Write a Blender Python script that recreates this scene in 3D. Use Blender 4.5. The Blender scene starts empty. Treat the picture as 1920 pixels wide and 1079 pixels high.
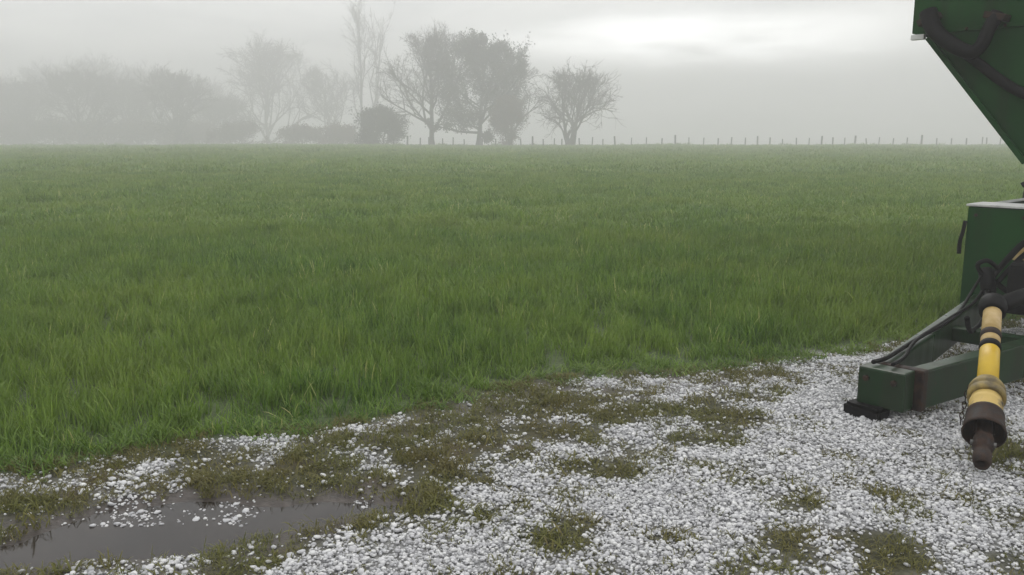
import bpy, bmesh, math, random
import numpy as np
from mathutils import Vector, Matrix, noise as mnoise

random.seed(7)
RNG = np.random.default_rng(11)
R = math.radians
scene = bpy.context.scene
COL = scene.collection

# ------------------------------------------------------------------ camera
cam_data = bpy.data.cameras.new('camera')
cam_data.lens = 30.0
cam_data.sensor_width = 36.0
cam_data.clip_start = 0.05
cam_data.clip_end = 4000.0
cam = bpy.data.objects.new('camera', cam_data)
cam.location = (0, 0, 1.6)
cam.rotation_euler = (R(90 - 10.013), 0, 0)
COL.objects.link(cam)
scene.camera = cam

# ------------------------------------------------------------------ sky and sun
SUN_EL, SUN_AZ = 42.0, 14.0          # behind the clouds, ahead and a little to the right
world = bpy.data.worlds.new('World')
scene.world = world
world.use_nodes = True
wn, wl = world.node_tree.nodes, world.node_tree.links
wn.clear()


def wnode(t, **kw):
    n = wn.new(t)
    for k, v in kw.items():
        setattr(n, k, v)
    return n


def wmath(op, a, b=None, clamp=False):
    n = wn.new('ShaderNodeMath')
    n.operation = op
    n.use_clamp = clamp
    for i, v in enumerate((a, b)):
        if v is None:
            continue
        if isinstance(v, (int, float)):
            n.inputs[i].default_value = v
        else:
            wl.new(v, n.inputs[i])
    return n.outputs[0]


out = wnode('ShaderNodeOutputWorld')
bg = wnode('ShaderNodeBackground')
bg.inputs['Strength'].default_value = 0.1
sky = wnode('ShaderNodeTexSky', sky_type='NISHITA', sun_disc=False)
sky.sun_elevation = R(SUN_EL)
sky.sun_rotation = R(SUN_AZ)
sky.dust_density = 3.0
tc = wnode('ShaderNodeTexCoord')
sep = wnode('ShaderNodeSeparateXYZ')
wl.new(tc.outputs['Generated'], sep.inputs[0])
den = wmath('ADD', wmath('ABSOLUTE', sep.outputs['Z']), 0.10)
px = wmath('DIVIDE', sep.outputs['X'], den)
py = wmath('DIVIDE', sep.outputs['Y'], den)
comb = wnode('ShaderNodeCombineXYZ')
wl.new(px, comb.inputs[0])
wl.new(py, comb.inputs[1])
n1 = wnode('ShaderNodeTexNoise')
n1.inputs['Scale'].default_value = 0.75
n1.inputs['Detail'].default_value = 5.0
n1.inputs['Roughness'].default_value = 0.55
n1.inputs['Distortion'].default_value = 0.4
wl.new(comb.outputs[0], n1.inputs['Vector'])
ramp = wnode('ShaderNodeValToRGB')
ramp.color_ramp.interpolation = 'EASE'
ramp.color_ramp.elements[0].position = 0.32
ramp.color_ramp.elements[0].color = (0.59, 0.60, 0.62, 1)
ramp.color_ramp.elements[1].position = 0.70
ramp.color_ramp.elements[1].color = (0.98, 0.975, 0.965, 1)
wl.new(n1.outputs['Fac'], ramp.inputs[0])
# the thin bright break low in the cloud deck
n2 = wnode('ShaderNodeTexNoise')
n2.inputs['Scale'].default_value = 1.3
n2.inputs['Detail'].default_value = 5.0
wl.new(comb.outputs[0], n2.inputs['Vector'])
vdot = wnode('ShaderNodeVectorMath', operation='SUBTRACT')
wl.new(tc.outputs['Generated'], vdot.inputs[0])
vdot.inputs[1].default_value = (0.20, 0.976, 0.098)
vsc = wnode('ShaderNodeVectorMath', operation='MULTIPLY')
wl.new(vdot.outputs[0], vsc.inputs[0])
vsc.inputs[1].default_value = (5.5, 5.5, 36.0)
vlen = wnode('ShaderNodeVectorMath', operation='LENGTH')
wl.new(vsc.outputs[0], vlen.inputs[0])
gl = wmath('EXPONENT', wmath('MULTIPLY', wmath('POWER', vlen.outputs['Value'], 2.0), -1.0))
glow = wmath('MULTIPLY', gl, wmath('MULTIPLY', wmath('SUBTRACT', n2.outputs['Fac'], 0.12, True), 1.5))
sc10 = wnode('ShaderNodeVectorMath', operation='SCALE')
wl.new(ramp.outputs['Color'], sc10.inputs[0])
sc10.inputs['Scale'].default_value = 12.4
addg = wnode('ShaderNodeVectorMath', operation='ADD')
wl.new(sc10.outputs[0], addg.inputs[0])
g3 = wnode('ShaderNodeCombineXYZ')
gg = wmath('MULTIPLY', glow, 64.0)
for i in range(3):
    wl.new(gg, g3.inputs[i])
wl.new(g3.outputs[0], addg.inputs[1])
mixw = wnode('ShaderNodeMix', data_type='RGBA')
mixw.inputs['Factor'].default_value = 0.94
wl.new(sky.outputs[0], mixw.inputs['A'])
wl.new(addg.outputs[0], mixw.inputs['B'])
wl.new(mixw.outputs['Result'], bg.inputs['Color'])
wl.new(bg.outputs[0], out.inputs['Surface'])

sun_data = bpy.data.lights.new('sun', 'SUN')
sun_data.energy = 0.7
sun_data.angle = R(35)
sun_data.color = (1.0, 0.97, 0.92)
sun = bpy.data.objects.new('sun', sun_data)
_d = Vector((math.sin(R(SUN_AZ)) * math.cos(R(SUN_EL)), math.cos(R(SUN_AZ)) * math.cos(R(SUN_EL)), math.sin(R(SUN_EL))))
sun.rotation_euler = (-_d).to_track_quat('-Z', 'Y').to_euler()
COL.objects.link(sun)

vs = scene.view_settings
vs.view_transform = 'Standard'
vs.look = 'None'
vs.exposure = 0.50
vs.gamma = 1.0
vs.use_curve_mapping = False
cy = scene.cycles
cy.use_denoising = True
cy.max_bounces = 8
cy.diffuse_bounces = 3
cy.glossy_bounces = 2
cy.transmission_bounces = 2
cy.volume_bounces = 2
cy.transparent_max_bounces = 8
cy.sample_clamp_indirect = 4.0


# ------------------------------------------------------------------ materials
def new_mat(name):
    m = bpy.data.materials.new(name)
    m.use_nodes = True
    nt = m.node_tree
    nt.nodes.clear()
    o = nt.nodes.new('ShaderNodeOutputMaterial')
    return m, nt.nodes, nt.links, o


def noise_node(N, L, scale, detail=4.0, coord='Object', rough=0.55, vec=None):
    n = N.new('ShaderNodeTexNoise')
    n.inputs['Scale'].default_value = scale
    n.inputs['Detail'].default_value = detail
    n.inputs['Roughness'].default_value = rough
    if vec is None:
        if coord == 'World':
            g = N.new('ShaderNodeNewGeometry')
            L.new(g.outputs['Position'], n.inputs['Vector'])
        else:
            t = N.new('ShaderNodeTexCoord')
            L.new(t.outputs[coord], n.inputs['Vector'])
    else:
        L.new(vec, n.inputs['Vector'])
    return n


def cramp(N, L, fac, stops):
    r = N.new('ShaderNodeValToRGB')
    e = r.color_ramp.elements
    while len(e) < len(stops):
        e.new(0.5)
    for k, (p, c) in enumerate(stops):
        e[k].position = p
        e[k].color = (*c, 1)
    L.new(fac, r.inputs[0])
    return r.outputs['Color']


def mix(N, L, fac, a, b, mode='MIX'):
    m = N.new('ShaderNodeMix')
    m.data_type = 'RGBA'
    m.blend_type = mode
    for key, v in (('Factor', fac), ('A', a), ('B', b)):
        s = m.inputs[key] if key == 'Factor' else [i for i in m.inputs if i.name == key and i.type == 'RGBA'][0]
        if isinstance(v, (int, float)):
            s.default_value = v
        elif isinstance(v, tuple):
            s.default_value = (*v, 1)
        else:
            L.new(v, s)
    return [o for o in m.outputs if o.type == 'RGBA'][0]


def simple_mat(name, c1, c2, scale=8.0, rough=(0.4, 0.7), bump=0.0, metallic=0.0, lo=0.35, hi=0.65, spec=0.5):
    m, N, L, o = new_mat(name)
    n = noise_node(N, L, scale, 6.0)
    col = cramp(N, L, n.outputs['Fac'], [(lo, c1), (hi, c2)])
    p = N.new('ShaderNodeBsdfPrincipled')
    L.new(col, p.inputs['Base Color'])
    p.inputs['Metallic'].default_value = metallic
    p.inputs['Specular IOR Level'].default_value = spec
    mr = N.new('ShaderNodeMapRange')
    L.new(n.outputs['Fac'], mr.inputs['Value'])
    mr.inputs['From Min'].default_value = 0.3
    mr.inputs['From Max'].default_value = 0.7
    mr.inputs['To Min'].default_value = rough[0]
    mr.inputs['To Max'].default_value = rough[1]
    L.new(mr.outputs[0], p.inputs['Roughness'])
    if bump:
        n3 = noise_node(N, L, scale * 6, 4.0)
        b = N.new('ShaderNodeBump')
        b.inputs['Strength'].default_value = bump
        b.inputs['Distance'].default_value = 0.01
        L.new(n3.outputs['Fac'], b.inputs['Height'])
        L.new(b.outputs[0], p.inputs['Normal'])
    L.new(p.outputs[0], o.inputs['Surface'])
    return m


def foliage_mat(name, lo, hi, dry, dry_amount=0.12, patch_scale=0.35, patch=None, trans=0.35):
    """blade colour by blade (attribute 'tone'), by clump and by large natural patches."""
    m, N, L, o = new_mat(name)
    at = N.new('ShaderNodeAttribute')
    at.attribute_name = 'tone'
    oi = N.new('ShaderNodeObjectInfo')
    a1 = N.new('ShaderNodeMath')
    a1.operation = 'MULTIPLY'
    L.new(oi.outputs['Random'], a1.inputs[0])
    a1.inputs[1].default_value = 0.45
    a2 = N.new('ShaderNodeMath')
    a2.operation = 'MULTIPLY_ADD'
    L.new(at.outputs['Fac'], a2.inputs[0])
    a2.inputs[1].default_value = 0.55
    L.new(a1.outputs[0], a2.inputs[2])
    col = cramp(N, L, a2.outputs[0], [(0.0, lo), (1.0 - dry_amount, hi), (1.0, dry)])
    pn = noise_node(N, L, patch_scale, 4.0, 'World')
    pf = N.new('ShaderNodeMapRange')
    L.new(pn.outputs['Fac'], pf.inputs['Value'])
    pf.inputs['From Min'].default_value = 0.40
    pf.inputs['From Max'].default_value = 0.66
    pf.inputs['To Max'].default_value = 0.6
    col = mix(N, L, pf.outputs[0], col, patch or hi)
    d = N.new('ShaderNodeBsdfPrincipled')
    d.inputs['Roughness'].default_value = 0.5
    d.inputs['Specular IOR Level'].default_value = 0.35
    L.new(col, d.inputs['Base Color'])
    t = N.new('ShaderNodeBsdfTranslucent')
    L.new(col, t.inputs['Color'])
    ms = N.new('ShaderNodeMixShader')
    ms.inputs[0].default_value = trans
    L.new(d.outputs[0], ms.inputs[1])
    L.new(t.outputs[0], ms.inputs[2])
    L.new(ms.outputs[0], o.inputs['Surface'])
    return m


M = {}
M['grass'] = foliage_mat('field grass blades', (0.026, 0.084, 0.009), (0.188, 0.308, 0.042), (0.54, 0.50, 0.22), 0.12, 0.45,
                         (0.222, 0.300, 0.042))
M['turf'] = foliage_mat('short trodden turf', (0.060, 0.075, 0.014), (0.190, 0.190, 0.040), (0.26, 0.21, 0.10), 0.14, 1.7,
                        (0.165, 0.130, 0.040))


def paint_mat(name, c1, c2, dirt, chip_amount, spec, rough):
    """implement paint: uneven fade, rain streaked grime, stone chips to bare rusty metal"""
    m, N, L, o = new_mat(name)
    tcn = N.new('ShaderNodeTexCoord')
    st = N.new('ShaderNodeMapping')
    st.inputs['Scale'].default_value = (7.0, 7.0, 0.8)
    L.new(tcn.outputs['Object'], st.inputs['Vector'])
    n1 = noise_node(N, L, 1.6, 5.0)
    n2 = noise_node(N, L, 1.0, 6.0, vec=st.outputs[0])
    n3 = noise_node(N, L, 26.0, 6.0, rough=0.7)
    base = cramp(N, L, n1.outputs['Fac'], [(0.35, c1), (0.65, c2)])
    sf = cramp(N, L, n2.outputs['Fac'], [(0.48, (0, 0, 0)), (0.72, (0.75, 0.75, 0.75))])
    c_ = mix(N, L, sf, base, dirt)
    cf = cramp(N, L, n3.outputs['Fac'], [(0.70 - chip_amount, (0, 0, 0)), (0.73 - chip_amount, (1, 1, 1))])
    c_ = mix(N, L, cf, c_, (0.040, 0.022, 0.014))
    p = N.new('ShaderNodeBsdfPrincipled')
    L.new(c_, p.inputs['Base Color'])
    p.inputs['Specular IOR Level'].default_value = spec
    mr = N.new('ShaderNodeMapRange')
    L.new(n2.outputs['Fac'], mr.inputs['Value'])
    mr.inputs['To Min'].default_value = rough[0]
    mr.inputs['To Max'].default_value = rough[1]
    L.new(mr.outputs[0], p.inputs['Roughness'])
    bp = N.new('ShaderNodeBump')
    bp.inputs['Strength'].default_value = 0.12
    bp.inputs['Distance'].default_value = 0.004
    L.new(n1.outputs['Fac'], bp.inputs['Height'])
    L.new(bp.outputs[0], p.inputs['Normal'])
    L.new(p.outputs[0], o.inputs['Surface'])
    return m


M['paint'] = paint_mat('rain wet green paint', (0.004, 0.040, 0.006), (0.010, 0.062, 0.010), (0.014, 0.028, 0.009), -0.02, 0.10, (0.3, 0.65))
M['paint_old'] = paint_mat('worn dirty green paint', (0.003, 0.022, 0.004), (0.008, 0.034, 0.008), (0.022, 0.022, 0.013), 0.06, 0.32, (0.15, 0.5))
M['rubber'] = simple_mat('black rubber', (0.003, 0.003, 0.0035), (0.008, 0.0075, 0.007), 14.0, (0.45, 0.7), 0.1, spec=0.12)
M['iron'] = simple_mat('rusty dark iron', (0.010, 0.007, 0.006), (0.045, 0.024, 0.015), 22.0, (0.5, 0.8), 0.3, spec=0.25)
M['lid'] = simple_mat('pale lid sheet', (0.40, 0.40, 0.39), (0.62, 0.62, 0.60), 12.0, (0.3, 0.5), 0.1)  # pale grey, far lighter than the green box it covers
M['steel'] = simple_mat('dull steel', (0.10, 0.10, 0.10), (0.20, 0.19, 0.18), 18.0, (0.3, 0.5), 0.1, metallic=0.6)
M['yellow'] = simple_mat('yellow plastic guard', (0.52, 0.33, 0.010), (0.62, 0.42, 0.02), 6.0, (0.3, 0.5), 0.05)
M['cream'] = simple_mat('faded scuffed yellow plastic', (0.40, 0.27, 0.08), (0.56, 0.42, 0.22), 14.0, (0.45, 0.7), 0.1)
M['scuffed'] = simple_mat('scuffed greasy guard', (0.05, 0.035, 0.018), (0.56, 0.40, 0.12), 11.0, (0.4, 0.7), 0.15, lo=0.34, hi=0.52)
M['dirty_yellow'] = simple_mat('greasy yellow plastic', (0.10, 0.075, 0.03), (0.34, 0.25, 0.07), 16.0, (0.4, 0.7), 0.15)
M['white'] = simple_mat('white plastic', (0.70, 0.70, 0.68), (0.80, 0.80, 0.78), 10.0, (0.35, 0.5))
M['post'] = simple_mat('weathered wooden post', (0.03, 0.026, 0.022), (0.07, 0.06, 0.05), 5.0, (0.7, 0.9), 0.3)
M['wire'] = simple_mat('galvanised wire', (0.16, 0.16, 0.16), (0.24, 0.24, 0.24), 5.0, (0.4, 0.6), 0.0, metallic=0.7)
M['bark'] = simple_mat('grey winter bark', (0.030, 0.025, 0.022), (0.065, 0.055, 0.047), 3.0, (0.8, 0.95))
M['twig'] = simple_mat('winter twigs', (0.045, 0.036, 0.032), (0.085, 0.068, 0.060), 1.2, (0.8, 0.95))
M['twig_red'] = simple_mat('reddish winter twigs', (0.095, 0.060, 0.052), (0.140, 0.090, 0.075), 1.2, (0.8, 0.95))
M['leaf_dark'] = simple_mat('dull winter leaves', (0.022, 0.022, 0.016), (0.050, 0.045, 0.034), 0.8, (0.6, 0.8))
M['leaf_brown'] = simple_mat('brown winter leaves', (0.085, 0.058, 0.045), (0.13, 0.085, 0.062), 0.8, (0.6, 0.8))


def hail_material():
    m, N, L, o = new_mat('hail ice')
    oi = N.new('ShaderNodeObjectInfo')
    col = cramp(N, L, oi.outputs['Random'], [(0.0, (0.48, 0.48, 0.49)), (0.4, (0.72, 0.72, 0.735)), (1.0, (0.90, 0.90, 0.89))])
    p = N.new('ShaderNodeBsdfPrincipled')
    L.new(col, p.inputs['Base Color'])
    p.inputs['Roughness'].default_value = 0.16
    p.inputs['IOR'].default_value = 1.31
    t = N.new('ShaderNodeBsdfTranslucent')
    L.new(col, t.inputs['Color'])
    ms = N.new('ShaderNodeMixShader')
    ms.inputs[0].default_value = 0.25
    L.new(p.outputs[0], ms.inputs[1])
    L.new(t.outputs[0], ms.inputs[2])
    L.new(ms.outputs[0], o.inputs['Surface'])
    return m


M['hail'] = hail_material()


def ground_material():
    m, N, L, o = new_mat('ground soil and turf')
    n1 = noise_node(N, L, 2.2, 6.0, 'World')
    n2 = noise_node(N, L, 35.0, 5.0, 'World')
    turf = cramp(N, L, n1.outputs['Fac'], [(0.35, (0.034, 0.036, 0.014)), (0.55, (0.056, 0.053, 0.022)), (0.7, (0.075, 0.052, 0.026))])
    fine = cramp(N, L, n2.outputs['Fac'], [(0.3, (0.55, 0.55, 0.55)), (0.7, (1.15, 1.12, 1.05))])
    turf = mix(N, L, 1.0, turf, fine, 'MULTIPLY')
    mud = cramp(N, L, n2.outputs['Fac'], [(0.3, (0.040, 0.033, 0.029)), (0.7, (0.075, 0.062, 0.053))])
    field = cramp(N, L, n2.outputs['Fac'], [(0.3, (0.040, 0.055, 0.020)), (0.7, (0.085, 0.125, 0.040))])
    am = N.new('ShaderNodeAttribute')
    am.attribute_name = 'mud'
    af = N.new('ShaderNodeAttribute')
    af.attribute_name = 'field'
    c = mix(N, L, am.outputs['Fac'], turf, mud)
    c = mix(N, L, af.outputs['Fac'], c, field)
    asl = N.new('ShaderNodeAttribute')
    asl.attribute_name = 'slush'
    ice = cramp(N, L, n2.outputs['Fac'], [(0.35, (0.24, 0.24, 0.24)), (0.65, (0.58, 0.58, 0.59))])
    c = mix(N, L, asl.outputs['Fac'], c, ice)
    p = N.new('ShaderNodeBsdfPrincipled')
    L.new(c, p.inputs['Base Color'])
    mr = N.new('ShaderNodeMapRange')
    L.new(am.outputs['Fac'], mr.inputs['Value'])
    mr.inputs['To Min'].default_value = 0.85
    mr.inputs['To Max'].default_value = 0.38
    L.new(mr.outputs[0], p.inputs['Roughness'])
    p.inputs['Specular IOR Level'].default_value = 0.3
    b = N.new('ShaderNodeBump')
    b.inputs['Strength'].default_value = 0.6
    b.inputs['Distance'].default_value = 0.012
    L.new(n2.outputs['Fac'], b.inputs['Height'])
    L.new(b.outputs[0], p.inputs['Normal'])
    L.new(p.outputs[0], o.inputs['Surface'])
    return m


M['ground'] = ground_material()


def water_material():
    m, N, L, o = new_mat('muddy water')
    n1 = noise_node(N, L, 3.0, 3.0, 'World')
    c = cramp(N, L, n1.outputs['Fac'], [(0.35, (0.022, 0.018, 0.016)), (0.65, (0.032, 0.026, 0.022))])
    p = N.new('ShaderNodeBsdfPrincipled')
    L.new(c, p.inputs['Base Color'])
    p.inputs['Roughness'].default_value = 0.10
    p.inputs['IOR'].default_value = 1.33
    n2 = noise_node(N, L, 28.0, 2.0, 'World')
    b = N.new('ShaderNodeBump')
    b.inputs['Strength'].default_value = 0.10
    b.inputs['Distance'].default_value = 0.004
    L.new(n2.outputs['Fac'], b.inputs['Height'])
    L.new(b.outputs[0], p.inputs['Normal'])
    L.new(p.outputs[0], o.inputs['Surface'])
    return m


M['water'] = water_material()


# ------------------------------------------------------------------ helpers
def tag(o, label=None, cat=None, group=None, kind=None):
    if label:
        o['label'] = label
    if cat:
        o['category'] = cat
    if group:
        o['group'] = group
    if kind:
        o['kind'] = kind
    return o


def empty(name, loc=(0, 0, 0), rz=0.0, parent=None):
    o = bpy.data.objects.new(name, None)
    o.empty_display_size = 0.2
    o.location = loc
    o.rotation_euler = (0, 0, rz)
    COL.objects.link(o)
    if parent:
        o.parent = parent
    return o


def link_mesh(name, me, mat, parent=None, smooth=False):
    me.materials.append(mat)
    if smooth:
        me.polygons.foreach_set('use_smooth', [True] * len(me.polygons))
    o = bpy.data.objects.new(name, me)
    COL.objects.link(o)
    if parent:
        o.parent = parent
    return o


def bm_obj(name, bm, mat, parent=None, smooth=False, bevel=0.0, seg=2):
    if bevel:
        bmesh.ops.bevel(bm, geom=bm.edges[:], offset=bevel, segments=seg, profile=0.6, affect='EDGES', clamp_overlap=True)
    bmesh.ops.recalc_face_normals(bm, faces=bm.faces[:])
    me = bpy.data.meshes.new(name)
    bm.to_mesh(me)
    bm.free()
    return link_mesh(name, me, mat, parent, smooth)


def bm_box(c, s, rot=None, bm=None):
    bm = bm or bmesh.new()
    mt = Matrix.Translation(c) @ (rot.to_4x4() if rot else Matrix.Identity(4)) @ Matrix.Diagonal((*s, 1))
    bmesh.ops.create_cube(bm, size=1.0, matrix=mt)
    return bm


def bm_prism(poly, axis_lo, axis_hi, bm=None):
    """poly is a list of (y, z); extruded along x."""
    bm = bm or bmesh.new()
    a = [bm.verts.new((axis_lo, y, z)) for y, z in poly]
    b = [bm.verts.new((axis_hi, y, z)) for y, z in poly]
    n = len(poly)
    bm.faces.new(a)
    bm.faces.new(b[::-1])
    for i in range(n):
        j = (i + 1) % n
        bm.faces.new((a[j], a[i], b[i], b[j]))
    return bm


def bm_beam(p, q, w, h, bm=None):
    """rectangular bar from p to q, w across and h high."""
    p, q = Vector(p), Vector(q)
    d = (q - p).normalized()
    side = d.cross(Vector((0, 0, 1))).normalized()
    up = side.cross(d).normalized()
    rot = Matrix((d, side, up)).transposed()
    return bm_box((p + q) / 2, ((q - p).length, w, h), rot, bm)


def smooth_path(pts, n=8):
    """Catmull-Rom through the points."""
    P = [Vector(p) for p in pts]
    P = [P[0] * 2 - P[1]] + P + [P[-1] * 2 - P[-2]]
    res = []
    for i in range(1, len(P) - 2):
        for k in range(n):
            t = k / n
            a, b, c, d = P[i - 1], P[i], P[i + 1], P[i + 2]
            res.append(0.5 * ((2 * b) + (c - a) * t + (2 * a - 5 * b + 4 * c - d) * t * t + (3 * b - a - 3 * c + d) * t ** 3))
    res.append(P[-2])
    return res


def bm_tube(path, rad, sides=10, bm=None, caps=True):
    bm = bm or bmesh.new()
    pts = [Vector(p) for p in path]
    rads = rad if isinstance(rad, (list, tuple)) else [rad] * len(pts)
    ref = Vector((0.13, 0.31, 0.94)).normalized()
    rings = []
    for i, p in enumerate(pts):
        d = (pts[min(i + 1, len(pts) - 1)] - pts[max(i - 1, 0)]).normalized()
        u = d.cross(ref)
        if u.length < 1e-3:
            u = d.cross(Vector((1, 0, 0)))
        u.normalize()
        v = d.cross(u)
        rings.append([bm.verts.new(p + (u * math.cos(2 * math.pi * k / sides) + v * math.sin(2 * math.pi * k / sides)) * rads[i])
                      for k in range(sides)])
    for a, b in zip(rings, rings[1:]):
        for k in range(sides):
            bm.faces.new((a[k], a[(k + 1) % sides], b[(k + 1) % sides], b[k]))
    if caps:
        bm.faces.new(rings[0][::-1])
        bm.faces.new(rings[-1])
    return bm


def bm_lathe(p, d, prof, sides=28, bm=None):
    """profile [(t along axis in metres, radius)] turned about the axis p + d*t."""
    d = Vector(d).normalized()
    bm = bm or bmesh.new()
    u = d.cross(Vector((0.2, 0.3, 0.9))).normalized()
    v = d.cross(u)
    rings = []
    for t, r in prof:
        c = Vector(p) + d * t
        rings.append([bm.verts.new(c + (u * math.cos(2 * math.pi * k / sides) + v * math.sin(2 * math.pi * k / sides)) * r)
                      for k in range(sides)])
    for a, b in zip(rings, rings[1:]):
        for k in range(sides):
            bm.faces.new((a[k], a[(k + 1) % sides], b[(k + 1) % sides], b[k]))
    return bm


# ------------------------------------------------------------------ lie of the land
EDGE = [(-9.0, 0.6), (-2.976, 3.554), (-2.437, 3.842), (-2.101, 4.038), (-1.75, 4.23), (-1.309, 4.341), (-1.048, 4.448), (-0.644, 4.698),
        (-0.199, 5.094), (0.14, 5.395), (0.675, 5.52), (1.23, 5.62), (1.839, 5.83), (2.53, 6.16), (3.351, 6.63), (4.302, 7.2), (40.0, 28.0)]
EX = np.array([e[0] for e in EDGE])
EY = np.array([e[1] for e in EDGE])
POOL = [(-2.10, 2.92), (-2.30, 3.06), (-2.22, 3.16), (-2.02, 3.24), (-1.90, 3.38), (-1.773, 3.56), (-1.49, 3.665), (-1.183, 3.625),
        (-0.954, 3.594), (-0.647, 3.611), (-0.472, 3.554), (-0.622, 3.462), (-0.798, 3.335), (-0.986, 3.23), (-1.128, 3.15),
        (-1.27, 3.09), (-1.422, 3.035), (-1.615, 3.01), (-1.75, 2.98), (-1.9, 2.95)]
POOL = np.array(POOL)


def edge_y(x):
    return np.interp(x, EX, EY)


def vnoise(x, y, s, seed=0):
    """cheap smooth value noise on arrays, 0..1"""
    x = np.asarray(x) * s + 37.7 * seed + 500
    y = np.asarray(y) * s + 91.3 * seed + 500
    xi, yi = np.floor(x).astype(np.int64), np.floor(y).astype(np.int64)
    fx, fy = x - xi, y - yi
    fx, fy = fx * fx * (3 - 2 * fx), fy * fy * (3 - 2 * fy)

    def h(a, b):
        n = (a * 374761393 + b * 668265263 + seed * 144269) & 0xFFFFFFFF
        n = ((n ^ (n >> 13)) * 1274126177) & 0xFFFFFFFF
        return ((n ^ (n >> 16)) & 0xFFFF) / 65535.0
    return (h(xi, yi) * (1 - fx) + h(xi + 1, yi) * fx) * (1 - fy) + (h(xi, yi + 1) * (1 - fx) + h(xi + 1, yi + 1) * fx) * fy


def fbm(x, y, s, seed=0, o=3):
    v, a, t = 0.0, 1.0, 0.0
    for k in range(o):
        v = v + vnoise(x, y, s * 2 ** k, seed + k) * a
        t += a
        a *= 0.55
    return v / t


def pool_sd(x, y):
    """signed distance to the puddle outline, negative inside"""
    x, y = np.asarray(x, float), np.asarray(y, float)
    d = np.full(x.shape, 1e9)
    inside = np.zeros(x.shape, bool)
    n = len(POOL)
    for i in range(n):
        ax, ay = POOL[i]
        bx, by = POOL[(i + 1) % n]
        ex, ey = bx - ax, by - ay
        t = np.clip(((x - ax) * ex + (y - ay) * ey) / (ex * ex + ey * ey), 0, 1)
        d = np.minimum(d, np.hypot(x - ax - ex * t, y - ay - ey * t))
        c = (ay > y) != (by > y)
        xc = ax + (y - ay) / (by - ay + 1e-12) * ex
        inside ^= c & (x < xc)
    return np.where(inside, -d, d)


def sstep(a, b, v):
    t = np.clip((v - a) / (b - a), 0, 1)
    return t * t * (3 - 2 * t)


WATER_Z = -0.014


def height(x, y):
    x, y = np.asarray(x, float), np.asarray(y, float)
    z = (-0.15 + 0.5 * (fbm(x, y * 0.3, 0.03, 17, 2) - 0.5)) * sstep(15, 148, y) - 0.02 * np.maximum(y - 152, 0)
    near = sstep(16, 10, np.hypot(x, y - 4))
    z = z + near * (0.022 * (fbm(x, y, 2.1, 3) - 0.42) + 0.012 * fbm(x, y, 9.0, 5))
    z = z + (1 - near) * 0.06 * (fbm(x, y, 0.25, 8) - 0.5) * sstep(14, 30, y)
    sd = pool_sd(x, y) + 0.16 * (fbm(x, y, 6.0, 13) - 0.5)
    near_p = sstep(0.30, 0.0, sd)
    z = np.where(sd < 0.30, z * (1 - near_p) + (-0.006 + np.clip(sd, -0.12, 0.30) * 0.12) * near_p - 0.004 * sstep(0.02, -0.03, sd), z)
    return z


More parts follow.
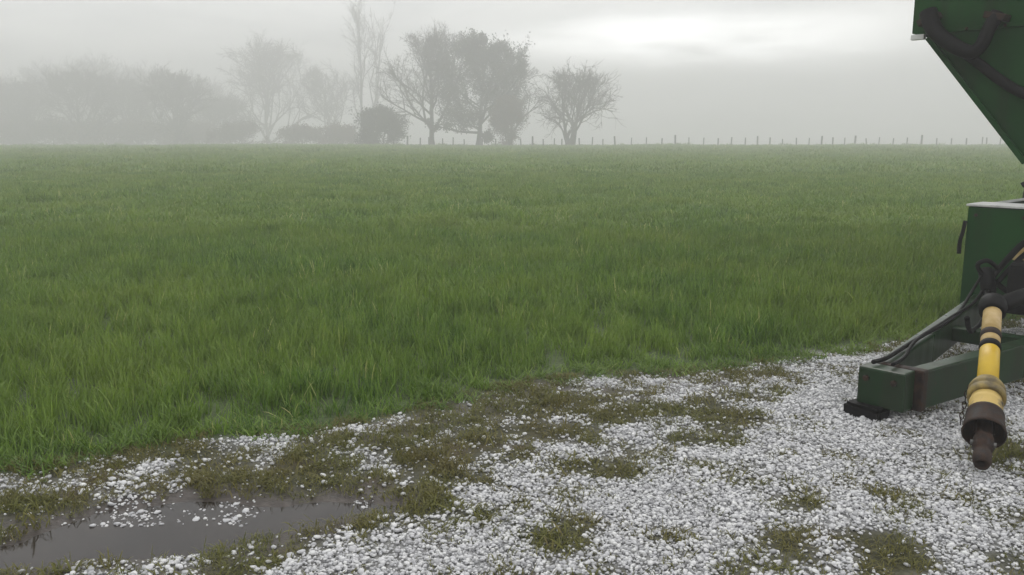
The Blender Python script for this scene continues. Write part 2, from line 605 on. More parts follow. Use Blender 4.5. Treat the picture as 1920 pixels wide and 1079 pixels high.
HC = [(1.84, 5.81, 0.2), (2.03, 5.81, 0.5), (2.4, 5.81, 0.8), (2.96, 5.81, 0.6), (3.53, 5.81, 0.6), (0.14, 5.42, 0.05), (0.67, 5.42, 0.5), (0.84, 5.42, 0.7), (1.19, 5.42, 0.5), (1.54, 5.42, 0.5), (1.9, 5.42, 0.8), (2.25, 5.42, 0.95), (-0.2, 5.13, 0.05), (0.13, 5.13, 0.05), (0.63, 5.13, 0.6), (0.97, 5.13, 0.5), (1.46, 5.13, 0.4), (1.96, 5.13, 0.85), (2.46, 5.13, 0.9), (-0.34, 4.76, 0.1), (0.12, 4.76, 0.15), (0.44, 4.76, 0.2), (0.75, 4.76, 0.35), (1.06, 4.76, 0.2), (1.37, 4.76, 0.2), (1.62, 4.76, 0.7), (1.99, 4.76, 0.95), (2.45, 4.76, 0.6), (2.92, 4.76, 0.85), (-1.04, 4.41, 0.4), (-0.75, 4.41, 0.3), (-0.46, 4.41, 0.3), (-0.17, 4.41, 0.1), (0.12, 4.41, 0.2), (0.4, 4.41, 0.35), (0.55, 4.41, 0.6), (0.84, 4.41, 0.4), (1.12, 4.41, 0.5), (1.41, 4.41, 0.8), (1.85, 4.41, 1), (2.28, 4.41, 0.7), (2.71, 4.41, 0.8), (-1.81, 4.17, 0.3), (-1.26, 4.17, 0.5), (-0.99, 4.17, 0.4), (-0.71, 4.17, 0.4), (-0.3, 4.17, 0.1), (-0.03, 4.17, 0.3), (0.25, 4.17, 0.5), (0.66, 4.17, 0.5), (1.21, 4.17, 0.8), (1.75, 4.17, 1), (2.16, 4.17, 0.9), (2.55, 4.17, 0.2), (-2.24, 3.96, 0.3), (-1.98, 3.96, 0.6), (-1.72, 3.96, 0.6), (-1.46, 3.96, 0.5), (-1.2, 3.96, 0.4), (-0.94, 3.96, 0.3), (-0.68, 3.96, 0.4), (-0.42, 3.96, 0.3), (-0.16, 3.96, 0.6), (0.1, 3.96, 0.7), (0.47, 3.96, 0.35), (0.76, 3.96, 0.85), (1.15, 3.96, 0.85), (1.67, 3.96, 0.95), (2.19, 3.96, 0.8), (2.48, 3.96, 0.4), (-2.35, 3.7, 0.6), (-2.11, 3.7, 0.6), (-1.86, 3.7, 0.5), (-1.62, 3.7, 0.4), (-1.37, 3.7, 0.3), (-1.13, 3.7, 0.3), (-0.88, 3.7, 0.2), (-0.64, 3.7, 0.3), (-0.39, 3.7, 0.1), (-0.15, 3.7, 0.7), (0.1, 3.7, 0.85), (0.34, 3.7, 0.8), (0.83, 3.7, 0.95), (1.32, 3.7, 0.9), (1.69, 3.7, 0.6), (2.06, 3.7, 0.85), (2.35, 3.7, 0.8), (-2.25, 3.53, 0.2), (-2.02, 3.53, 0.3), (-1.85, 3.45, 0.42), (-1.66, 3.53, 0.45), (-1.43, 3.56, 0.48), (-1.2, 3.55, 0.42), (-1.03, 3.53, 0.1), (-0.84, 3.53, 0), (-0.49, 3.53, 0), (-0.38, 3.53, 0.05), (-0.14, 3.53, 0.7), (0.09, 3.53, 0.85), (0.56, 3.53, 0.95), (1.03, 3.53, 0.8), (1.22, 3.53, 0.4), (1.5, 3.53, 0.9), (2.2, 3.53, 0.9), (-2.03, 3.38, 0.4), (-1.81, 3.38, 0.42), (-1.58, 3.38, 0.38), (-1.36, 3.34, 0.0), (-1.03, 3.34, 0), (-0.76, 3.34, 0.15), (-0.69, 3.34, 0.3), (-0.47, 3.34, 0.6), (-0.24, 3.34, 0.85), (0.09, 3.34, 0.8), (0.18, 3.34, 0.4), (0.54, 3.34, 0.95), (0.98, 3.34, 0.95), (1.65, 3.34, 0.9), (2.1, 3.34, 0.7), (-1.83, 3.18, 0), (-1.19, 3.18, 0), (-0.94, 3.18, 0.15), (-0.77, 3.18, 0.6), (-0.55, 3.18, 0.7), (-0.34, 3.18, 0.9), (0.0, 3.18, 0.8), (0.17, 3.18, 0.3), (0.51, 3.18, 0.9), (0.83, 3.18, 0.8), (1.04, 3.18, 0.35), (1.26, 3.18, 0.8), (1.53, 3.18, 0.4), (1.9, 3.18, 0.8), (-1.74, 3.0, 0.1), (-1.54, 3.0, 0.45), (-1.3, 3.0, 0.6), (-1.03, 3.0, 0.4), (-0.73, 3.0, 0.8), (-0.32, 3.0, 0.95), (0.08, 3.0, 0.85), (0.49, 3.0, 0.9), (0.89, 3.0, 0.6), (1.01, 3.0, 0.4), (1.3, 3.0, 0.8), (1.44, 3.0, 0.3), (1.7, 3.0, 0.8), (1.9, 3.0, 0.5),
      (5.0, 6.0, 0.7), (4.0, 4.5, 0.7), (3.5, 3.0, 0.7), (6.5, 7.0, 0.6), (0.0, 2.2, 0.8), (1.5, 2.2, 0.7), (-1.2, 2.2, 0.6), (-3.2, 2.8, 0.4), (-3.2, 3.2, 0.5)]
HC = np.array(HC)


def hail_cover(x, y):
    """how much of the ground the hail hides, 0..1"""
    num = np.zeros(x.shape)
    den_ = np.zeros(x.shape)
    for cx_, cy_, v in HC:
        d2 = (x - cx_) ** 2 + ((y - cy_) * 1.2) ** 2 + 0.0025
        w = 1.0 / (d2 * d2)
        num += w * v
        den_ += w
    return num / den_


# ------------------------------------------------------------------ ground
def axis(segs):
    res = []
    for a, b, n in segs:
        res += list(np.linspace(a, b, n, endpoint=False))
    res.append(segs[-1][1])
    return np.array(res)


def geo(a, b, n):
    return list(np.geomspace(a, b, n))


xs = np.unique(np.round(np.concatenate([-np.array(geo(4, 600, 26)), np.linspace(-4, -3, 20), np.linspace(-3, 3, 200), np.linspace(3, 7, 60),
                                        np.array(geo(7, 600, 24))]), 4))
ys = np.unique(np.round(np.concatenate([np.array([-280, -140, -60, -25, -10, -4]), np.linspace(0, 2.4, 16), np.linspace(2.4, 6.2, 150),
                                        np.linspace(6.2, 10, 50), np.array(geo(10, 100, 40)), np.linspace(100, 170, 40), np.array(geo(172, 600, 16))]), 4))
GX, GY = np.meshgrid(xs, ys)
GZ = height(GX.ravel(), GY.ravel())
verts = np.column_stack([GX.ravel(), GY.ravel(), GZ])
nx, ny = len(xs), len(ys)
idx = np.arange(nx * ny).reshape(ny, nx)
quads = np.stack([idx[:-1, :-1], idx[:-1, 1:], idx[1:, 1:], idx[1:, :-1]], -1).reshape(-1, 4)
gme = bpy.data.meshes.new('ground')
gme.from_pydata(verts.tolist(), [], quads.tolist())
fx, fy = GX.ravel(), GY.ravel()
fld = sstep(-0.05, 0.25, fy - edge_y(fx) + 0.3 * (fbm(fx, fy, 3.0, 21) - 0.5))
sdp = pool_sd(fx, fy)
track = np.exp(-((fy - edge_y(fx) + 0.18) / 0.22) ** 2) * sstep(-1.6, -0.4, fx) * sstep(2.2, 1.2, fx)
brn = np.exp(-(((fx - 2.6) / 0.35) ** 2 + ((fy - 4.15) / 0.12) ** 2))
mudv = np.clip(np.maximum.reduce([sstep(0.22, 0.0, sdp + 0.25 * (fbm(fx, fy, 5.0, 31) - 0.5)), 0.75 * track, 0.9 * brn]), 0, 1)
_in = (np.abs(fx) < 8) & (fy > 1.5) & (fy < 9)
slush = np.zeros(fx.shape)
slush[_in] = np.clip(hail_cover(fx[_in], fy[_in]) + 1.5 * (fbm(fx[_in], fy[_in], 5.5, 71, 4) - 0.52), 0, 1) ** 2.2
slush *= (1 - fld) * sstep(0.0, 0.08, sdp)
for nm, arr in (('field', fld), ('mud', mudv), ('slush', slush)):
    a = gme.attributes.new(nm, 'FLOAT', 'POINT')
    a.data.foreach_set('value', arr.astype(np.float32))
ground = link_mesh('ground', gme, M['ground'], None, True)
tag(ground, kind='structure')

# the puddle: a water sheet lying in the hollow
bm = bmesh.new()
c = POOL.mean(0)
ring = [bm.verts.new((p[0], p[1], WATER_Z)) for p in (POOL + 0.16 * (POOL - c) / np.linalg.norm(POOL - c, axis=1)[:, None])]
bm.faces.new(ring)
bmesh.ops.triangulate(bm, faces=bm.faces[:])
puddle = bm_obj('puddle', bm, M['water'])
tag(puddle, 'shallow grey brown puddle of muddy water in the rut', None, None, 'structure')


# ------------------------------------------------------------------ scatter with geometry nodes
def scatter(name, protos, pts, rots, scls, picks, mat, kind='stuff', smooth=False):
    """protos: list of (verts, faces, tone per vertex); the object's own mesh holds the
    patterns and one loose vertex per copy, and a node group puts the copies in place."""
    V, Fc, tone, fid = [], [], [], []
    for k, (v, f, t) in enumerate(protos):
        o = len(V)
        V += [tuple(p) for p in v]
        tone += list(t)
        Fc += [tuple(i + o for i in q) for q in f]
        fid += [k] * len(f)
    nproto = len(V)
    me = bpy.data.meshes.new(name)
    me.from_pydata(V + [tuple(p) for p in np.asarray(pts).tolist()], [], Fc)
    n = len(pts)

    def att(nm, typ, dom, vals, key):
        a = me.attributes.new(nm, typ, dom)
        a.data.foreach_set(key, np.asarray(vals).ravel())
    att('tone', 'FLOAT', 'POINT', np.concatenate([np.array(tone, np.float32), np.zeros(n, np.float32)]), 'value')
    att('is_copy', 'BOOLEAN', 'POINT', np.concatenate([np.zeros(nproto, bool), np.ones(n, bool)]), 'value')
    att('pattern', 'INT', 'FACE', np.array(fid, np.int32), 'value')
    z3 = np.zeros((nproto, 3), np.float32)
    att('turn', 'FLOAT_VECTOR', 'POINT', np.concatenate([z3, np.asarray(rots, np.float32)]), 'vector')
    att('size', 'FLOAT_VECTOR', 'POINT', np.concatenate([z3, np.asarray(scls, np.float32)]), 'vector')
    att('pick', 'INT', 'POINT', np.concatenate([np.zeros(nproto, np.int32), np.asarray(picks, np.int32)]), 'value')
    o = link_mesh(name, me, mat, None, smooth)
    tree = bpy.data.node_groups.new(name + '_scatter', 'GeometryNodeTree')
    tree.interface.new_socket('Geometry', in_out='INPUT', socket_type='NodeSocketGeometry')
    tree.interface.new_socket('Geometry', in_out='OUTPUT', socket_type='NodeSocketGeometry')
    N, L = tree.nodes, tree.links
    gi, go = N.new('NodeGroupInput'), N.new('NodeGroupOutput')

    def named(nm, typ):
        q = N.new('GeometryNodeInputNamedAttribute')
        q.data_type = typ
        q.inputs['Name'].default_value = nm
        return q.outputs['Attribute']
    sp = N.new('GeometryNodeSeparateGeometry')
    sp.domain = 'POINT'
    L.new(gi.outputs[0], sp.inputs['Geometry'])
    L.new(named('is_copy', 'BOOLEAN'), sp.inputs['Selection'])
    si = N.new('GeometryNodeSplitToInstances')
    si.domain = 'FACE'
    L.new(sp.outputs['Inverted'], si.inputs['Geometry'])
    L.new(named('pattern', 'INT'), si.inputs['Group ID'])
    ip = N.new('GeometryNodeInstanceOnPoints')
    L.new(sp.outputs['Selection'], ip.inputs['Points'])
    L.new(si.outputs['Instances'], ip.inputs['Instance'])
    ip.inputs['Pick Instance'].default_value = True
    L.new(named('pick', 'INT'), ip.inputs['Instance Index'])
    er = N.new('FunctionNodeEulerToRotation')
    L.new(named('turn', 'FLOAT_VECTOR'), er.inputs[0])
    L.new(er.outputs[0], ip.inputs['Rotation'])
    L.new(named('size', 'FLOAT_VECTOR'), ip.inputs['Scale'])
    L.new(ip.outputs[0], go.inputs[0])
    md = o.modifiers.new('scatter', 'NODES')
    md.node_group = tree
    tag(o, kind=kind)
    return o


def tuft(rng, n, radius, hmin, hmax, width, bend=0.5, flop=0.25, tone_power=1.0):
    """one clump of n curved blades"""
    V, Fc, T = [], [], []
    for _ in range(n):
        r = radius * math.sqrt(rng.random())
        a = rng.random() * 2 * math.pi
        bx, by = r * math.cos(a), r * math.sin(a)
        h = rng.uniform(hmin, hmax)
        lean = rng.random() * 2 * math.pi
        lx, ly = math.cos(lean), math.sin(lean)
        sx, sy = -ly, lx
        tw = rng.uniform(-0.8, 0.8)
        sx, sy = sx * math.cos(tw) + lx * math.sin(tw), sy * math.cos(tw) + ly * math.sin(tw)
        b = bend * rng.uniform(0.15, 1.0) * h
        st = flop * rng.random() * h
        w = width * rng.uniform(0.6, 1.2)
        t = rng.random() ** tone_power          # ripe < 1: more pale blades, set lower for the farther bands
        o = len(V)
        for k, (u, wk) in enumerate(((0, 0.75), (0.4, 1.0), (0.75, 0.7))):
            off = st * u + b * u * u
            z = h * u * (1 - 0.28 * (b / h) * u)
            V.append((bx + lx * off - sx * w * wk / 2, by + ly * off - sy * w * wk / 2, z))
            V.append((bx + lx * off + sx * w * wk / 2, by + ly * off + sy * w * wk / 2, z))
        off = st + b
        V.append((bx + lx * off, by + ly * off, h * (1 - 0.5 * (b / h))))
        Fc += [(o, o + 1, o + 3, o + 2), (o + 2, o + 3, o + 5, o + 4), (o + 4, o + 5, o + 6)]
        T += [t] * 7
    return V, Fc, T


def field_points(y0, y1, dens, wx=0.68, pad=1.5):
    n = int(dens * (y1 - y0) * 2 * (wx * y1 + pad))
    y = RNG.uniform(y0, y1, n)
    x = RNG.uniform(-1, 1, n) * (wx * y1 + pad)
    k = (np.abs(x) < wx * y + pad) & (y > edge_y(x) + 0.16 * (fbm(x, y, 3.0, 21) - 0.5) * 2)
    return x[k], y[k]


def add_grass():
    rng = random.Random(5)
    protos, P, Rt, S, K = [], [], [], [], []

    def band(y0, y1, dens, kw, nv, smin, smax):
        base = len(protos)
        for _ in range(nv):
            protos.append(tuft(rng, **kw))
        x, y = field_points(y0, y1, dens)
        n = len(x)
        z = height(x, y) - 0.005
        P.append(np.column_stack([x, y, z]))
        Rt.append(np.column_stack([RNG.normal(0, 0.10, n), RNG.normal(0, 0.10, n), RNG.uniform(0, 2 * math.pi, n)]))
        rim = 0.28 + 0.72 * sstep(0.0, 0.75, y - edge_y(x) + 0.25 * (fbm(x, y, 2.5, 47) - 0.5))
        lush = 0.52 + 0.5 * fbm(x, y, 0.9, 41) + 0.55 * fbm(x, y, np.where(y < 14, 3.2, 1.2), 44, 2)
        s = RNG.uniform(smin, smax, n)
        S.append(np.column_stack([s, s, s * rim * lush]))
        K.append(base + RNG.integers(0, nv, n))
    band(3.0, 7.5, 78, dict(n=44, radius=0.085, hmin=0.06, hmax=0.215, width=0.0068, bend=0.42, flop=0.22), 12, 0.85, 1.15)
    band(7.5, 14, 40, dict(n=52, radius=0.14, hmin=0.08, hmax=0.235, width=0.0095, bend=0.45, flop=0.25, tone_power=0.8), 9, 0.85, 1.2)
    band(14, 36, 14, dict(n=62, radius=0.24, hmin=0.11, hmax=0.26, width=0.018, bend=0.7, flop=0.4, tone_power=0.5), 8, 0.85, 1.2)
    band(36, 80, 3.2, dict(n=100, radius=0.75, hmin=0.20, hmax=0.32, width=0.034, bend=1.0, flop=0.9, tone_power=0.35), 6, 0.85, 1.25)
    band(80, 152.5, 1.3, dict(n=130, radius=1.2, hmin=0.22, hmax=0.32, width=0.060, bend=1.0, flop=1.0, tone_power=0.35), 5, 0.85, 1.25)
    # rank growth left uncut along the far fence
    base = len(protos)
    for _ in range(4):
        protos.append(tuft(rng, n=60, radius=0.5, hmin=0.2, hmax=0.6, width=0.07, bend=0.7, flop=0.4))
    n = 700
    x = RNG.uniform(-95, 95, n)
    y = RNG.uniform(148.2, 151.5, n)
    k = fbm(x, y * 0.2, 0.22, 77) > 0.50
    x, y = x[k], y[k]
    n = len(x)
    P.append(np.column_stack([x, y, height(x, y)]))
    Rt.append(np.column_stack([np.zeros(n), np.zeros(n), RNG.uniform(0, 6.28, n)]))
    s = RNG.uniform(0.6, 1.3, n)
    S.append(np.column_stack([s, s, s * RNG.uniform(0.6, 1.5, n)]))
    K.append(base + RNG.integers(0, 4, n))
    # a few taller, paler seed stalks
    base = len(protos)
    for _ in range(4):
        protos.append(tuft(rng, n=3, radius=0.05, hmin=0.20, hmax=0.30, width=0.005, bend=0.35, flop=0.25))
    x, y = field_points(3.0, 16, 1.6)
    n = len(x)
    P.append(np.column_stack([x, y, height(x, y)]))
    Rt.append(np.column_stack([np.zeros(n), np.zeros(n), RNG.uniform(0, 6.28, n)]))
    s = RNG.uniform(0.8, 1.15, n)
    S.append(np.column_stack([s, s, s]))
    K.append(base + RNG.integers(0, 4, n))
    o = scatter('field_grass', protos, np.concatenate(P), np.concatenate(Rt), np.concatenate(S), np.concatenate(K), M['grass'])
    tag(o, 'tall green grass filling the whole field behind the hail', 'grass')


def add_turf():
    rng = random.Random(9)
    protos = [tuft(rng, 26, 0.055, 0.012, 0.045, 0.0045, bend=1.0, flop=0.8) for _ in range(8)]
    n = 42000
    x = RNG.uniform(-4.2, 7.0, n)
    y = RNG.uniform(2.0, 8.5, n)
    sd = pool_sd(x, y) + 0.16 * (fbm(x, y, 6.0, 13) - 0.5)
    hc = hail_cover(x, y)
    hl = np.clip(hc + 1.5 * (fbm(x, y, 5.5, 71, 4) - 0.52), 0, 1)
    dn = (0.04 + 1.1 * (1 - hl) ** 1.3) * (0.25 + 0.75 * sstep(0.36, 0.52, fbm(x, y, 6.5, 57)))
    k = (y < edge_y(x) + 0.15) & (sd > 0.015) & (RNG.random(n) < dn) & (np.abs(x) < 0.68 * y + 1.6)
    x, y, hc = x[k], y[k], hl[k]
    n = len(x)
    s = RNG.uniform(0.7, 1.25, n) * np.where(RNG.random(n) < 0.03, 1.6, 1.0)
    sz = s * (0.55 + 0.9 * fbm(x, y, 4.0, 61)) * (1.0 - 0.3 * hc)
    o = scatter('short_turf', protos, np.column_stack([x, y, height(x, y) - 0.002]),
                np.column_stack([RNG.normal(0, 0.1, n), RNG.normal(0, 0.1, n), RNG.uniform(0, 6.28, n)]),
                np.column_stack([s, s, sz]), RNG.integers(0, len(protos), n), M['turf'])
    tag(o, 'short olive brown trodden turf showing between the hail', 'grass')


def hail_shape(rng, sub=1):
    bm = bmesh.new()
    bmesh.ops.create_icosphere(bm, subdivisions=sub, radius=1.0)
    o = Vector((rng.random() * 9, rng.random() * 9, rng.random() * 9))
    for v in bm.verts:
        v.co *= 1 + 0.30 * mnoise.noise(v.co * 1.1 + o)
        v.co.z *= 0.60
    vv = [tuple(v.co) for v in bm.verts]
    ff = [tuple(v.index for v in f.verts) for f in bm.faces]
    bm.free()
    return vv, ff, [0.5] * len(vv)


def add_hail():
    rng = random.Random(3)
    n = 940000
    x = RNG.uniform(-3.6, 7.0, n)
    y = RNG.uniform(2.1, 8.2, n)
    k = (y < edge_y(x) + 0.10) & (np.abs(x) < 0.65 * y + 0.6)
    x, y = x[k], y[k]
    hc = hail_cover(x, y)
    pat = fbm(x, y, 5.5, 71, 4)
    p = np.clip(hc + 1.5 * (pat - 0.52), 0, 1)
    p = np.where(hc < 0.02, 0, p) ** (2.0 - 0.75 * sstep(0.5, 0.9, hc))
    sd = pool_sd(x, y) + 0.16 * (fbm(x, y, 6.0, 13) - 0.5)
    p = np.where(sd < 0.0, np.minimum(p, 0.42) * 0.75, p) * np.where((sd < -0.05) & (y < 3.36), 0.0, 1.0)
    p = np.maximum(p, np.where(sd > 0.03, 0.028, 0.0))
    p = p * sstep(0.16, -0.10, y - edge_y(x))
    k = RNG.random(len(x)) < p * 0.92
    x, y, sd, p = x[k], y[k], sd[k], p[k]
    n = len(x)
    r = np.clip(RNG.lognormal(-5.20, 0.44, n), 0.0024, 0.0140)
    z = np.where(sd < 0.0, np.maximum(height(x, y), WATER_Z - 0.001) + r * 0.12, height(x, y) + r * 0.55)
    z = z + np.where(sd > 0.02, RNG.random(n) * 0.016 * p, 0)
    # the loose stones in and beside the puddle are counted one by one
    near = np.where((sd < 0.30) & (r > 0.0058) & (x > -2.2) & (x < 0.0))[0]
    near = near[np.argsort(-(r[near] / y[near]))][:290]
    rest = np.setdiff1d(np.arange(n), near)
    protos = [hail_shape(rng) for _ in range(9)]
    m = len(rest)
    sc = np.column_stack([r[rest] * RNG.uniform(0.8, 1.25, m), r[rest] * RNG.uniform(0.8, 1.25, m), r[rest]])
    o = scatter('hail_layer', protos, np.column_stack([x, y, z])[rest],
                np.column_stack([RNG.uniform(-0.5, 0.5, m), RNG.uniform(-0.5, 0.5, m), RNG.uniform(0, 6.28, m)]),
                sc, RNG.integers(0, 9, m), M['hail'], smooth=True)
    tag(o, 'white carpet of hail covering the yard by the drawbar', 'hail')
    meshes = []
    for _ in range(6):
        v, f, t = hail_shape(rng, 2)
        me = bpy.data.meshes.new('hailstone')
        me.from_pydata(v, [], f)
        me.polygons.foreach_set('use_smooth', [True] * len(me.polygons))
        me.materials.append(M['hail'])
        meshes.append(me)
    for q, i in enumerate(near):
        h = bpy.data.objects.new('hailstone', meshes[q % 6])
        h.location = (x[i], y[i], z[i])
        h.rotation_euler = (rng.uniform(-0.4, 0.4), rng.uniform(-0.4, 0.4), rng.uniform(0, 6.28))
        h.scale = (r[i] * rng.uniform(0.85, 1.3), r[i] * rng.uniform(0.85, 1.3), r[i] * 0.95)
        tag(h, 'single white hailstone lying loose in or beside the muddy puddle', 'hailstone', 'loose hailstones around the puddle')
        COL.objects.link(h)
    print('hail', n, 'loose', len(near))


add_grass()
add_turf()
add_hail()


# ------------------------------------------------------------------ trees
class Tubes:
    """collects thin tapered tubes into one mesh"""

    def __init__(self):
        self.V, self.F = [], []

    def seg(self, pts, rads, sides):
        o = len(self.V)
        n = len(pts)
        for i, p in enumerate(pts):
            d = (pts[min(i + 1, n - 1)] - pts[max(i - 1, 0)])
            if d.length < 1e-6:
                d = Vector((0, 0, 1))
            d.normalize()
            u = d.cross(Vector((0.31, 0.17, 0.93)))
            if u.length < 1e-3:
                u = Vector((1, 0, 0))
            u.normalize()
            v = d.cross(u)
            for k in range(sides):
                a = 2 * math.pi * k / sides
                q = p + (u * math.cos(a) + v * math.sin(a)) * rads[i]
                self.V.append((q.x, q.y, q.z))
        for i in range(n - 1):
            for k in range(sides):
                a, b = o + i * sides + k, o + i * sides + (k + 1) % sides
                self.F.append((a, b, b + sides, a + sides))

    def leaf(self, p, s, rng):
        o = len(self.V)
        a = Vector((rng.gauss(0, 1), rng.gauss(0, 1), rng.gauss(0, 1))).normalized()
        b = a.orthogonal().normalized()
        w = s * 0.55
        for q in (p, p + a * s * 0.5 + b * w * 0.5, p + a * s, p + a * s * 0.5 - b * w * 0.5):
            self.V.append((q.x, q.y, q.z))
        self.F.append((o, o + 1, o + 2, o + 3))

    def mesh(self, name):
        me = bpy.data.meshes.new(name)
        me.from_pydata(self.V, [], self.F)
        return me


def grow(seed, height_, width, trunk_frac, trunk_r, n1, n2, n3, n4, up=0.35, a1=(0.6, 1.1), leaves=0, leaf_size=0.3, stems=1, twig_r=0.016,
         dome=1.0, wander=0.18):
    """returns (trunk tubes, crown tubes); base at the origin. Limb lengths follow a rounded crown."""
    rng = random.Random(seed)
    trunk, crown = Tubes(), Tubes()
    z0 = height_ * trunk_frac
    cz = z0 + (height_ - z0) * 0.5
    hz = (height_ - z0) * 0.5
    hw = width * 0.5

    def reach(p, d):
        """distance from p along d to the crown's outline"""
        lo, hi = 0.0, height_ * 1.5
        for _ in range(14):
            m = (lo + hi) / 2
            q = p + d * m
            e = (q.x / hw) ** 2 + (q.y / hw) ** 2 + ((q.z - cz) / hz) ** 2
            if e < 1:
                lo = m
            else:
                hi = m
        return lo

    def bend(p, d, ln, n, w, lift):
        pts = [p.copy()]
        for _ in range(n):
            d = (d + Vector((rng.gauss(0, w), rng.gauss(0, w), rng.gauss(0, w) + lift))).normalized()
            p = p + d * (ln / n)
            pts.append(p.copy())
        return pts, d

    def child_dir(d, ang):
        o = d.orthogonal().normalized()
        o.rotate(Matrix.Rotation(rng.random() * 6.283, 3, d))
        return (d * math.cos(ang) + o * math.sin(ang)).normalized()

    def twigs(p, d, ln):
        for _ in range(n4):
            dd = child_dir(d, rng.uniform(0.3, 1.1))
            pts, _ = bend(p, dd, ln * rng.uniform(0.5, 1.2), 2, 0.25, 0.08)
            crown.seg(pts, [twig_r, twig_r * 0.8, twig_r * 0.5], 3)
            for _k in range(leaves):
                q = pts[rng.randrange(1, 3)]
                crown.leaf(q + Vector((rng.gauss(0, .25), rng.gauss(0, .25), rng.gauss(0, .25))), leaf_size * rng.uniform(.6, 1.3), rng)

    for s in range(stems):
        lean = Vector((rng.gauss(0, 0.10) + (0.16 * (s * 2 - (stems - 1)) if stems > 1 else 0), rng.gauss(0, 0.08), 1)).normalized()
        th = height_ * (0.86 if s == 0 else 0.74)
        tp, _ = bend(Vector((0.25 * s, 0, -0.4)), lean, th + 0.4, 9, 0.06, 0.12)
        tr = [trunk_r * (1 - 0.9 * (i / 9) ** 0.8) + 0.02 for i in range(10)]
        tr[0] *= 1.35
        trunk.seg(tp, tr, 8)
        for i in range(n1):
            f = trunk_frac + (0.95 - trunk_frac) * ((i + rng.random()) / n1)
            k = min(int(f * 9), 8)
            p = tp[k].lerp(tp[k + 1], f * 9 - k)
            ang = rng.uniform(*a1) * (1.15 - 0.55 * f)
            d = child_dir(Vector((0, 0, 1)), ang)
            L1 = max(reach(p, d), 0.1 * height_) * rng.uniform(0.75, 1.05) * dome
            pts, dd = bend(p, d, L1, 5, wander, up * 0.3)
            r1 = min(tr[k] * 0.6, 0.022 * L1 + 0.02)
            crown.seg(pts, [r1 * (1 - 0.75 * j / 5) for j in range(6)], 5)
            for j in range(n2):
                f2 = 0.25 + 0.75 * (j + rng.random()) / n2
                kk = min(int(f2 * 5), 4)
                p2 = pts[kk].lerp(pts[kk + 1], f2 * 5 - kk)
                d2 = child_dir((pts[kk + 1] - pts[kk]).normalized(), rng.uniform(0.4, 1.0))
                d2 = (d2 + Vector((0, 0, up * 0.5))).normalized()
                L2 = min(L1 * rng.uniform(0.3, 0.5), max(reach(p2, d2), 0.5) * rng.uniform(0.8, 1.5))
                pp, _ = bend(p2, d2, L2, 3, wander, up * 0.2)
                crown.seg(pp, [r1 * 0.4 * (1 - 0.7 * q / 3) + twig_r * 0.5 for q in range(4)], 4)
                for q in range(n3):
                    f3 = 0.2 + 0.8 * (q + rng.random()) / n3
                    k3 = min(int(f3 * 3), 2)
                    p3 = pp[k3].lerp(pp[k3 + 1], f3 * 3 - k3)
                    d3 = child_dir((pp[k3 + 1] - pp[k3]).normalized(), rng.uniform(0.4, 1.1))
                    L3 = L2 * rng.uniform(0.3, 0.6)
                    p4, e4 = bend(p3, d3, L3, 2, 0.2, up * 0.15)
                    crown.seg(p4, [twig_r * 1.5, twig_r * 1.2, twig_r], 3)
                    twigs(p4[1], e4, L3 * 0.8)
                    twigs(p4[2], e4, L3 * 0.6)
    return trunk, crown


def make_tree(name, label, cat, px, Y, g, bark='bark', twig='twig', group=None, meshes=None, rz=0.0, scale=1.0, stretch=(1, 1, 1), push=1.0):
    Y, scale = Y * 1.27 * push, scale * 1.27 * push
    X = (px - 960) / 1600.0 * Y
    z = float(height(np.array([X]), np.array([Y]))[0]) - ((1.0 if Y > 180 else 0.3) if cat == 'shrub' else 0.0)
    root = empty(name, (X, Y, z), rz)
    root.scale = (scale * stretch[0], scale * stretch[1], scale * stretch[2])
    if meshes is None:
        t, c_ = grow(**g)
        tm, cm = t.mesh('trunk'), c_.mesh('crown')
        tm.materials.append(M[bark])
        cm.materials.append(M[twig])
        meshes = (tm, cm)
    for nm, me in zip(('trunk', 'crown'), meshes):
        o = bpy.data.objects.new(nm, me)
        COL.objects.link(o)
        o.parent = root
    tag(root, label, cat, group)
    return meshes


make_tree('bare_tree', 'low spreading bare tree standing alone at the right end of the row', 'tree', 1065, 122.5,
          dict(seed=21, height_=10.6, width=13.5, trunk_frac=0.03, trunk_r=0.30, n1=9, n2=7, n3=5, n4=2, up=0.26, a1=(0.45, 0.95), stems=3, twig_r=0.021, wander=0.26))
make_tree('bare_tree', 'tall broad bare tree just left of the dense round crown', 'tree', 812, 128.0,
          dict(seed=4, height_=16.2, width=16.5, trunk_frac=0.14, trunk_r=0.42, n1=22, n2=8, n3=6, n4=3, up=0.40, a1=(0.5, 1.15), twig_r=0.019))
make_tree('round_tree', 'dense dark tree with a full round crown, darkest in the row', 'tree', 897, 124.0,
          dict(seed=8, height_=14.9, width=14.5, trunk_frac=0.10, trunk_r=0.40, n1=26, n2=9, n3=6, n4=3, up=0.22, a1=(0.6, 1.45), leaves=2, leaf_size=0.34, twig_r=0.020),
          twig='leaf_dark')
make_tree('bare_tree', 'thin bare tree whose twigs show right of the dense round crown', 'tree', 958, 131.0,
          dict(seed=15, height_=13.4, width=10.5, trunk_frac=0.16, trunk_r=0.26, n1=15, n2=7, n3=5, n4=2, up=0.35, a1=(0.5, 1.2), twig_r=0.018))
make_tree('shrub', 'tall reddish brown shrub under the right side of the round crown', 'shrub', 954, 121.5,
          dict(seed=16, height_=6.9, width=5.4, trunk_frac=0.02, trunk_r=0.10, n1=15, n2=6, n3=5, n4=3, up=0.25, a1=(0.3, 1.3), leaves=2, leaf_size=0.24, stems=2, twig_r=0.018),
          twig='leaf_brown')
